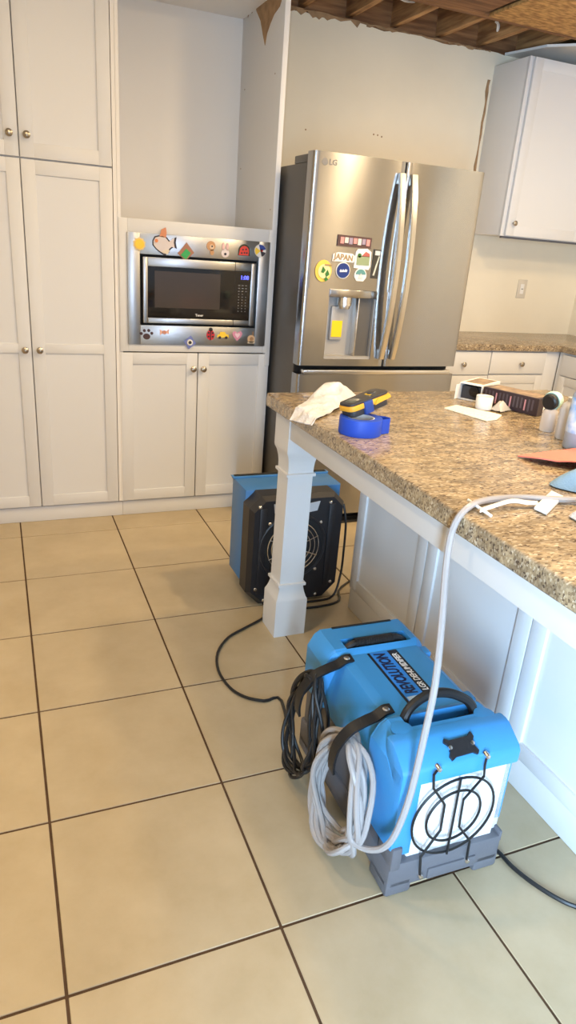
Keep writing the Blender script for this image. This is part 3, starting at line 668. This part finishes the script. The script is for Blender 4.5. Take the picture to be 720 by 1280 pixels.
# upper shell, lofted along its length
def section(y, kind, zt, groove=False, inset=0.0, zb=.21):
    if kind == 'block': L = [(-.160, zb), (-.160, zt-.045), (-.142, zt-.012), (-.126, zt)]
    else: L = [(-.150, zb), (-.150, zt-.125), (-.148, zt-.105), (-.116, zt-.008)]
    if kind == 'block': Rr = [(.126, zt), (.142, zt-.012), (.160, zt-.045), (.160, zb)]
    else: Rr = [(.118, zt), (.134, zt-.010), (.152, zt-.045), (.152, zb)]
    zc = zt-.040 if groove else zt
    mid = [(-.092, zt), (-.090, zc), (.108, zc), (.110, zt)]
    pts = L+mid+Rr
    return [((x*(1-inset)), y, z-(inset*.10 if z > .3 else 0)) for x, z in pts]
T = .398
st = [(.030, 'block', T-.050, False, .01, .135), (.080, 'block', T, False, .0, .135), (.112, 'block', T, False, 0, .135), (.115, 'block', T, True, 0, .135), (.150, 'block', T, True, 0, .14),
      (.153, 'block', T-.003, False, 0, .14), (.160, 'block', T-.004, False, 0, .20), (.172, 'mid', T-.012, False, 0, .225), (.430, 'mid', T-.012, False, 0, .225), (.442, 'block', T-.004, False, 0, .225),
      (.448, 'block', T-.002, False, 0, .225), (.451, 'block', T, True, 0, .225), (.490, 'block', T, True, 0, .225), (.493, 'block', T, False, 0, .225), (.556, 'block', T, False, 0, .225), (.568, 'block', T-.012, False, .04, .225)]
shell = MB().loft([section(*a) for a in st]).build('upper_shell', 'blue', DH, angle=28)
# front cap lip that overhangs the filter
cap = MB().prism([(.075, .318), (.016, .318), (.010, .325), (.010, .356), (.017, .368), (.064, .3975), (.078, .4005), (.098, .3990), (.098, .37)], 'x', -.1585, .1585, .008).build('front_cap', 'blue', DH, angle=28)
MB().prism([(-.1585, .140), (-.1585, .352), (-.104, .340), (-.104, .118), (-.135, .118)], 'y', .0105, .06, .006).build('front_column', 'blue', DH, angle=28)
MB().box(.132, .158, .030, .05, .10, .325, .003).build('side_column', flat('pale_clear_plastic', (.62, .62, .63), .3), DH)
MB().box(-.106, .134, .020, .036, .070, .326, .003).build('filter', 'filter', DH)
# wire guard
wg = MB(); gy = .004; gcx, gcz = -.006, .212
for r_ in (.110, .073): wg.tube([(gcx+r_*math.cos(a*math.pi/24), gy, gcz+r_*math.sin(a*math.pi/24)) for a in range(48)], .0031, 6, True)
wg.tube([(gcx-.004, gy-.004, gcz+.114), (gcx, gy-.004, gcz-.114)], .0031, 6)
def rod(pix, ys):
    wg.tube([onl(430+a*230/720, 860+b*230/720, yy) for (a, b), yy in zip(pix, ys)], .0031, 6)
rod([(368, 318), (352, 340), (350, 392), (394, 456), (377, 556), (300, 660), (296, 730)], [.006, -.001, -.001, -.001, -.001, -.002, -.005])
rod([(560, 268), (552, 300), (548, 345), (468, 436), (450, 542), (492, 598), (480, 668)], [.006, -.001, -.001, -.001, -.001, -.002, -.005])
guard = wg.build('wire_guard', 'blackrubber', DH)
for (a, b, yy) in ((370, 315, .008), (560, 264, .008), (298, 733, 0), (478, 672, 0)):
    q = onl(430+a*230/720, 860+b*230/720, yy)
    MB().lathe([(0, -.008), (.005, -.007), (.007, -.003), (.007, .008), (0, .008)], (q.x, q.y, q.z), 'y', 12).build('bolt', 'chrome', guard)
# latch plate on the cap
lx, lz = .0, .0
lp = MB().prism([(lx-.036, lz+.022), (lx-.026, lz+.016), (lx+.026, lz+.018), (lx+.036, lz+.026), (lx+.040, lz+.014), (lx+.034, lz+.006), (lx+.034, lz-.008), (lx+.040, lz-.018), (lx+.034, lz-.026), (lx+.024, lz-.020), (lx-.022, lz-.022), (lx-.034, lz-.028), (lx-.038, lz-.018), (lx-.032, lz-.008), (lx-.032, lz+.006), (lx-.040, lz+.014)], 'y', -.005, .008)
PLM = Matrix.Translation((.002, .0375, .3835)) @ Matrix.Rotation(R(-57.5), 4, 'X')
bmesh.ops.transform(lp.bm, matrix=PLM, verts=lp.bm.verts)
lp.build('latch_plate', 'blackplastic', DH, smooth=False)
for s_ in (-.030, .030):
    rv = MB().lathe([(0, -.003), (.005, -.002), (.005, .004), (0, .004)], (s_, -.005, 0), 'y', 10)
    bmesh.ops.transform(rv.bm, matrix=PLM, verts=rv.bm.verts); rv.build('rivet', 'chrome', DH)
# handles: wrapped grips in their wells
for ya, yb in ((.1155, .1495), (.4515, .4895)): MB().box(-.088, .106, ya, yb, .3585, .3605).build('handle_well', 'blackrubber', DH)
fh = [(-.080, .150, .372), (-.078, .152, .396), (-.055, .160, .418), (-.01, .166, .434), (.04, .162, .432), (.085, .150, .414), (.104, .140, .392), (.100, .128, .374), (.06, .128, .370)]
MB().tube(fh, .0120, 10, sub=5).build('handle', 'blackrubber', DH)
hr = MB().tube([(-.085, .470, .376), (-.06, .470, .392), (.01, .472, .396), (.07, .470, .394), (.10, .470, .378)], .0125, 10, sub=6)
hr.build('handle', 'blackrubber', DH)
wr = MB()
for i in range(26):
    x = -.055+i*.0046; wr.tube([(x, .470+.0135*math.cos(a*math.pi/6), .3945+.0135*math.sin(a*math.pi/6)) for a in range(12)], .0018, 5, True)
wr.build('handle_wrap', 'blackrubber', DH)
MB().box(-.09, .10, .549, .556, .3965, .4005).build('rear_trim', 'blackrubber', DH)
for fx, fy in ((-.125, .112), (.128, .104)): MB().lathe([(0, .0028), (.018, .0028), (.026, .0018), (.026, -.004), (0, -.004)], (fx*.88, fy, .3965), 'z', 20).build('boss', 'blue', DH)
for fy in (.200, .415): MB().box(.122, .150, fy-.018, fy+.018, .36, .380, .005).build('side_notch', 'blue', DH)
# printed label on top, reading from the front to the back
tz = T-.0118
lab = MB().box(-.034, .050, .205, .425, tz-.001, tz+.0004).build('label', 'labelblue', DH, smooth=False)
MB().box(-.040, -.033, .205, .425, tz-.001, tz+.0008).build('label_bar', 'labelblack', lab, smooth=False)
MB().box(.021, .050, .232, .425, tz-.001, tz+.0008).build('label_bar', 'labelblack', lab, smooth=False)
MB().box(-.030, .050, .205, .226, tz-.001, tz+.0009).build('label_picture', flat('label_picture', (.45, .62, .80)), lab, smooth=False)
ROT = Matrix.Rotation(R(90), 4, 'Z')
MB().mesh_add(text_mesh('REVOLUTION', .040, .0003, .2, .0012, 'LEFT', .92), Matrix.Translation((-.006, .234, tz+.0008)) @ Matrix.Diagonal((1, 1, 1, 1)) @ ROT @ Matrix.Diagonal((.78, 1.15, 1, 1))).build('lettering', 'navy', lab, smooth=False)
MB().mesh_add(text_mesh('LGR DEHUMIDIFIER', .024, .0003, .2, .0003, 'LEFT', .92), Matrix.Translation((.0355, .238, tz+.0012)) @ ROT @ Matrix.Diagonal((.88, 1, 1, 1))).build('lettering', 'print_white', lab, smooth=False)
# rubber hanging straps with rivets
def strap(y, dy):
    s_ = MB().ribbon([(-.090, y, .3885), (-.110, y, .388), (-.134, y-.004, .378), (-.168, y-.010, .374), (-.208, y-.016, .362), (-.238, y-.020, .330), (-.247, y-.020, .288), (-.243, y-.016, .252)], (0, 1, .1), .030, .006, 4).build('strap', 'blackrubber', DH)
    MB().lathe([(0, .004), (.006, .004), (.009, .001), (.009, -.003), (0, -.003)], (-.106, y, .390), 'z', 14).build('rivet', 'chrome', s_)
strap(.194, 0); strap(.415, 0)

# world positions of local dehumidifier points
DM = Matrix.Translation((.87, -.02, 0)) @ Matrix.Rotation(-.022, 4, 'Z')
def dl(x, y, z): return DM @ Vector((x, y, z))
def coil(cx, cy, cz, ry, rz, loops, lean, seed, spread, start=0.0, squash=.25):
    rnd = random.Random(seed); pts = []
    for l in range(loops):
        oy, oz = rnd.uniform(-.018, .018), rnd.uniform(-.012, .012)
        sy, sz = rnd.uniform(.80, 1.08), rnd.uniform(.86, 1.06)
        ox = -spread*rnd.random()
        n = 14
        for k in range(n):
            a = start+2*math.pi*k/n
            u = math.cos(a); v = math.sin(a)
            yy = cy+oy+ry*sy*u*(1-squash*max(v, 0)); zz = cz+rz*(1 if v > 0 else sz)*v+(oz if v < 0 else oz*.2)
            xx = cx+ox-lean*(1-v)/2-(.012*math.sin(3*a+seed+l))
            pts.append(dl(xx, yy, max(zz, .012)))
    return pts
# ---- clear drain hose: coil hanging on the front strap, then up over the worktop
hp = coil(-.176, .180, .186, .116, .148, 10, .036, 3, .042, math.pi*1.2)
tail = [onY(px, py, Y) for px, py, Y in ((446, 1056, .035), (460, 1062, .012), (476, 1061, -.014), (489, 1051, -.032), (500, 1030, -.040), (514, 990, -.046), (530, 922, -.044), (544, 855, -.022))]
tail += [onX(px, py, X) for px, py, X in ((552, 780, .772), (557, 715, .800), (563, 672, .815), (573, 647, .829))]
tail += [onZ(588, 632, .926), onZ(604, 626, .924), onZ(625, 623, .924), onZ(655, 622, .924), onZ(690, 624, .924), onZ(740, 626, .924), onZ(800, 632, .924)]
hose = MB().tube(hp+tail, .0074, 8, sub=3).build('drain_hose', 'hose')
hose['label'] = 'clear vinyl drain hose coiled on the blue dehumidifier and running up over the granite'; hose['category'] = 'hose'
# ---- black cord: coil on the rear strap, then a loop on the tiles
cp = coil(-.176, .415, .208, .092, .155, 8, .035, 11, .04, math.pi*1.3, .45)
loop = [onZ(*a, .0065) for a in ((352, 876), (330, 876), (306, 871), (287, 859), (273, 838), (272, 816), (285, 797), (306, 785), (328, 773))]
cpath = cp + [dl(-.222, .44, .06)] + loop + [Vector((.90, 1.30, .0065)), Vector((1.02, 1.29, .0065)), onZ(405, 757, .0065), onZ(424, 750, .0065), Vector((1.30, 1.42, .0065)), Vector((1.55, 1.55, .0065)), Vector((1.9, 1.62, .0065))]
cordo = MB().tube(cpath, .0050, 7, sub=4).build('power_cord', 'cord')
cordo['label'] = 'black power cord coiled at the rear of the dehumidifier with a loop on the tiles'; cordo['category'] = 'cord'
c2 = MB().tube([dl(.165, .06, .0065)]+[onZ(*a, .0065) for a in ((622, 1064), (640, 1083), (665, 1103), (695, 1122), (722, 1134), (780, 1150))], .0055, 7, sub=4).build('power_cord', 'cord')
c2['label'] = 'black cord on the tiles leaving the front right foot of the dehumidifier'; c2['category'] = 'cord'
c3 = MB().tube([onZ(*a, .009) for a in ((425, 652), (434, 651), (446, 650), (470, 650))], .009, 8, sub=3).build('power_cord', 'cord')
c3['label'] = 'short length of black cord between the air mover and the island end'; c3['category'] = 'cord'

# ================================================================== THINGS ON THE WORKTOP
# white rag hanging over the edge
def rag(u, v):
    # u along the rag from the worktop edge to the far bunched end, v across
    A = Vector((.806, .990)).lerp(Vector((1.035, 1.250)), u); B = Vector((.826, .866)).lerp(Vector((1.150, 1.165)), u)
    p = A.lerp(B, v); e = math.sin(math.pi*v)**.6
    q = Vector((p.x*9, p.y*9, .7))
    ridge = 1-abs(noise.noise(q*1.15)*2.2); ridge2 = 1-abs(noise.noise(q*2.3+Vector((3, 1, 5)))*2.2)
    bunch = max(0, min(1, (u-.40)/.25))*max(0, min(1, (1.0-u)/.14))
    bunch = bunch*bunch*(3-2*bunch)
    z = CT+.005+(.010*max(0, ridge)+.006*max(0, ridge2))*(.4+.6*e)*min(1, u*5+.25)+bunch*e*(.038+.012*ridge)
    if p.x < .842: z = CT+.006-(.842-p.x)*.75
    return Vector((p.x+.012*noise.noise(Vector((u*4, v*4, 4))), p.y+.012*noise.noise(Vector((u*4, v*4, 9))), max(z, CT+.004) if p.x > .842 else z))
o = MB().grid(rag, 56, 40, .003).build('cleaning_cloth', 'cloth', angle=80)
o['label'] = 'crumpled white terry rag draped at the far left corner of the granite'; o['category'] = 'cloth'
# roll of blue tape
tc_ = Vector((.925, .742, CT))
tp_ = thing('tape_roll', 'roll of blue masking tape lying on the island corner', 'tape', tc_, 0, world=False)
MB().lathe([(.040, .0005), (.062, .0005), (.0625, .002), (.0625, .046), (.062, .048), (.040, .048), (.040, .0005)], (0, 0, 0), 'z', 40).build('roll', 'tape_blue', tp_)
MB().lathe([(.0365, .001), (.0398, .001), (.0398, .047), (.0365, .047), (.0365, .001)], (0, 0, 0), 'z', 32).build('core', 'card', tp_)
MB().ribbon([(.058, .022, .024), (.074, .012, .024), (.088, -.004, .024), (.087, -.018, .024), (.072, -.024, .024), (.055, -.03, .024)], (0, 0, 1), .044, .0012, 4).build('loose_end', 'tape_blue', tp_)
# meter lying on the tape
mt = thing('moisture_meter', 'yellow and black handheld meter resting on the blue tape roll', 'meter', (.945, .775, CT+.081), 0, world=False)
mt.rotation_euler = (R(-6), R(-14), R(14))
def slab(x0, x1, hw0, hw1, z0, z1, n=8):
    pol = []
    r_ = .018
    for cx, cy, a in ((x1-r_, hw1-r_, 0), (x0+r_, hw0-r_, 90), (x0+r_, -hw0+r_, 180), (x1-r_, -hw1+r_, 270)):
        for k in range(5): pol.append((cx+r_*math.cos(R(a+k*22.5)), cy+r_*math.sin(R(a+k*22.5))))
    return MB().prism(pol, 'z', z0, z1, .003)
slab(-.072, .078, .034, .038, -.004, .012).build('side_band', 'amber', mt)
slab(-.070, .076, .032, .036, .010, .019).build('top_case', 'darkgrey', mt)
slab(-.068, .072, .031, .034, -.022, -.003).build('lower_case', 'darkgrey', mt)
MB().box(-.026, .006, -.040, .040, -.023, .0145, .004).build('blue_band', 'strapblue', mt)
MB().box(-.055, -.020, -.020, .020, .0185, .0197, .0008).build('display', flat('meter_display', (.10, .11, .10), .2), mt)
MB().lathe([(0, .0225), (.012, .0225), (.014, .0195), (.014, .017), (0, .017)], (.035, 0, 0), 'z', 20).build('dial', 'darkgrey', mt)
MB().box(.018, .026, -.012, .012, .0185, .0195).build('logo_mark', 'yellow', mt)
MB().prism([(.012, -.005), (.020, .008), (.030, .012), (.070, .011), (.074, .000), (.030, -.003)], 'y', -.0405, -.034).build('grip_patch', 'amber', mt)
# white box, open end toward the camera
def place(name, label, cat, x, y, rz): 
    return thing(name, label, cat, (x, y, CT), rz, world=False)
wbx = place('carton', 'white product carton lying open beside the black box', 'box', 1.655, 1.160, R(30))
# local x is the long axis; the open end looks along -x
mb = MB(); t = .003; hx, hy, hh = .085, .045, .062
mb.box(-hx, hx, -hy, hy, .0005, t).box(-hx, hx, -hy, hy, hh-t, hh).box(-hx, hx, -hy, -hy+t, t, hh-t).box(-hx, hx, hy-t, hy, t, hh-t).box(hx-t, hx, -hy+t, hy-t, t, hh-t)
mb.build('shell', 'card', wbx, smooth=False)
MB().box(-.055, .075, -.036, .036, hh, hh+.0006).build('top_print', 'cardbrown', wbx, smooth=False)
MB().box(-hx-.030, -hx, hy-.003, hy, .003, hh-.006).build('flap', 'card', wbx, smooth=False)
MB().box(-.070, .06, -hy+.006, hy-.006, t, hh-.012).build('contents', 'darkgrey', wbx)
MB().lathe([(0, 0), (.018, 0), (.020, .004), (.018, .010), (0, .011)], (-.070, -.012, .034), 'x', 18, -1).build('lens', 'blackgloss', wbx)
cup = place('plastic_cup', 'small white plastic cup in front of the open white carton', 'cup', 1.550, .988, 0)
MB().lathe([(0, .0005), (.027, .0005), (.029, .004), (.030, .044), (.029, .047), (.026, .046), (.025, .006), (0, .005)], (0, 0, 0), 'z', 28).build('wall', 'ceramic', cup)
lid = place('plastic_wrapper', 'crumpled clear plastic wrapper beside the white cup', 'wrapper', 1.602, .958, R(20))
MB().grid(lambda u, v: Vector(((u-.5)*.075, (v-.5)*.05, .004+.030*math.sin(math.pi*u)*math.sin(math.pi*v)+.008*abs(noise.noise(Vector((u*6, v*6, 2)))))), 14, 10, .001).build('film', 'film', lid)
dk = place('product_box', 'black printed product box lying on its side', 'box', 1.690, .985, R(-70))
# long axis along local x, near end toward +x
hx, hy, hh = .112, .050, .062
MB().box(-hx, hx, -hy, hy, .0005, hh, .0015, 1).build('carton', 'darkbox', dk)
for i in range(14):
    xx = -.098+i*.0145
    if i in (3, 7, 11): MB().box(xx-.0025, xx+.0025, -hy-.0008, -hy+.0002, .012, .050).build('text_column', flat('rose_print', (.55, .25, .26)), dk, smooth=False)
    else: MB().box(xx-.003, xx+.003, -hy-.0006, -hy+.0002, .010+.010*random.random(), .054).build('text_column', flat('faded_print', (.085, .065, .075)), dk, smooth=False)
MB().box(hx-.0003, hx+.0008, -.012, .040, .014, .050).build('barcode_label', 'card', dk, smooth=False)
brc = MB()
for i in range(8): brc.box(hx+.0006, hx+.0011, 0+i*.004, i*.004+.002, .022, .042)
brc.build('barcode', 'labelblack', dk, smooth=False)
MB().box(-.10, .10, -.042, .042, hh-.0002, hh+.0006).build('top_print', 'cardbrown', dk, smooth=False)
pp = thing('paper_sheet', 'folded cream paper lying in front of the white cup', 'paper', (1.44, .94, CT), 0)
c4 = [onZ(*a, CT)+Vector((0, 0, 0)) for a in ((555, 511), (570, 507.5), (627, 520), (621, 525), (608, 527))]
MB().prism([(q.x, q.y) for q in c4], 'z', CT+.0006, CT+.003).build('lower_leaf', 'paper', pp, smooth=False)
MB().prism([(q.x*.985+.0216, q.y*.97+.0282) for q in c4[:4]], 'z', CT+.003, CT+.0048).build('upper_leaf', 'paper', pp, smooth=False)
# bottles on the right
b1 = place('soap_bottle', 'clear bottle with mint green dome and black brush head', 'bottle', 1.575, .690, 0)
MB().lathe([(0, .0006), (.022, .0006), (.025, .005), (.025, .055), (.021, .068), (.014, .074), (0, .074)], (0, 0, 0), 'z', 24).build('body', 'clear', b1)
hd = MB().lathe([(0, -.030), (.014, -.027), (.025, -.016), (.030, .0), (.029, .012), (.0, .012)], (0, 0, 0), 'z', 24)
ax = Matrix.Rotation(R(-72), 4, 'Z') @ Matrix.Rotation(R(100), 4, 'X')
bmesh.ops.transform(hd.bm, matrix=Matrix.Translation((.006, .004, .098)) @ ax, verts=hd.bm.verts)
hd.build('dome', 'mint', b1)
bd = MB().lathe([(0, .010), (.025, .010), (.026, .014), (.025, .026), (.020, .030), (0, .030)], (0, 0, 0), 'z', 24)
bmesh.ops.transform(bd.bm, matrix=Matrix.Translation((.006, .004, .098)) @ ax, verts=bd.bm.verts)
bd.build('brush_head', 'blackrubber', b1)
b2 = place('clear_bottle', 'translucent bottle between the mint topped bottle and the blue labelled one', 'bottle', 1.565, .600, 0)
MB().lathe([(0, .0006), (.028, .0006), (.031, .005), (.031, .090), (.024, .108), (.014, .116), (.014, .128), (0, .128)], (0, 0, 0), 'z', 24).build('body', 'translucent', b2)
b3 = place('spray_bottle', 'tall bottle with a blue label at the right edge', 'bottle', 1.520, .500, 0)
MB().lathe([(0, .0006), (.040, .0006), (.043, .006), (.043, .155), (.034, .180), (.018, .198), (.016, .215), (0, .215)], (0, 0, 0), 'z', 28).build('body', 'bottlegrey', b3)
MB().lathe([(.0436, .050), (.0440, .052), (.0440, .148), (.0436, .150)], (0, 0, 0), 'z', 28).build('label', 'bottleblue', b3)
MB().lathe([(0, .213), (.017, .213), (.017, .245), (.012, .255), (0, .255)], (0, 0, 0), 'z', 20).build('cap', 'ceramic', b3)
# cloths
def pink(u, v):
    A = Vector((1.262, .452)).lerp(Vector((1.60, .470)), u); B = Vector((1.275, .385)).lerp(Vector((1.44, .215)), u)
    p = A.lerp(B, v); z = CT+.005+.022*math.sin(math.pi*min(1, u*1.1))*(.3+.7*v)+.030*max(0, u-.45)*math.sin(v*7+1)**2
    if u < .2: z += .014*(1-u/.2)*v
    return Vector((p.x, p.y, max(CT+.0035, z)))
o = MB().grid(pink, 28, 20, .003).build('cleaning_cloth', 'pinkcloth', angle=80)
o['label'] = 'coral pink folded cloth at the right edge of the granite'; o['category'] = 'cloth'
def bluec(u, v):
    a = 2*math.pi*u; r_ = v
    x = 1.30+.118*r_*math.cos(a)*(1+.12*math.sin(3*a)); y = .205+.075*r_*math.sin(a)*(1+.1*math.sin(2*a+1))
    z = CT+.004+.052*(1-r_**2.2)+.010*noise.noise(Vector((x*22, y*22, 5)))*(1-r_)*2
    return Vector((x, y, max(z, CT+.0035)))
o = MB().grid(bluec, 36, 12, .002).build('cleaning_cloth', 'bluecloth', angle=80)
o['label'] = 'bunched dusty blue cloth in front of the coral pink one'; o['category'] = 'cloth'
def whitec(u, v):
    a = 2*math.pi*u; r_ = v
    x = 1.115+.070*r_*math.cos(a)*(1+.2*math.sin(4*a)); y = .002+.055*r_*math.sin(a)*(1+.15*math.sin(3*a+1))
    z = CT+.004+.040*(1-r_**2.4)+.016*noise.noise(Vector((x*40, y*40, 5)))*(1-r_)*1.5
    return Vector((x, y, max(z, CT+.0035)))
o = MB().grid(whitec, 36, 12, .002).build('cleaning_cloth', 'cloth', angle=80)
o['label'] = 'small white crumpled cloth at the lower right edge of the granite'; o['category'] = 'cloth'
# white squeegee-like tool
sqt = thing('plastic_scraper', 'white plastic scraper with thin blade and flat end lying on the granite', 'scraper', (1.0, .15, CT), 0)
q0, q1 = onZ(585, 625, CT+.012), onZ(614, 645, CT+.006)
MB().tube([q0, q1], .0035, 8).build('blade', 'ceramic', sqt)
hs = [onZ(600, 638, CT+.009), onZ(618, 632, CT+.013), onZ(640, 626, CT+.016), onZ(658, 628, CT+.013), onZ(672, 629, CT+.009)]
dirw = (onZ(640, 634, CT)-onZ(640, 620, CT)).normalized()
MB().ribbon(hs, dirw, .018, .004, 5).build('handle', 'ceramic', sqt)
pq = [onZ(*a, CT+.008) for a in ((668, 634), (689, 614), (704, 621), (684, 641))]
MB().prism([(a.x, a.y) for a in pq], 'z', CT+.002, CT+.011, .002).build('end_plate', 'ceramic', sqt)
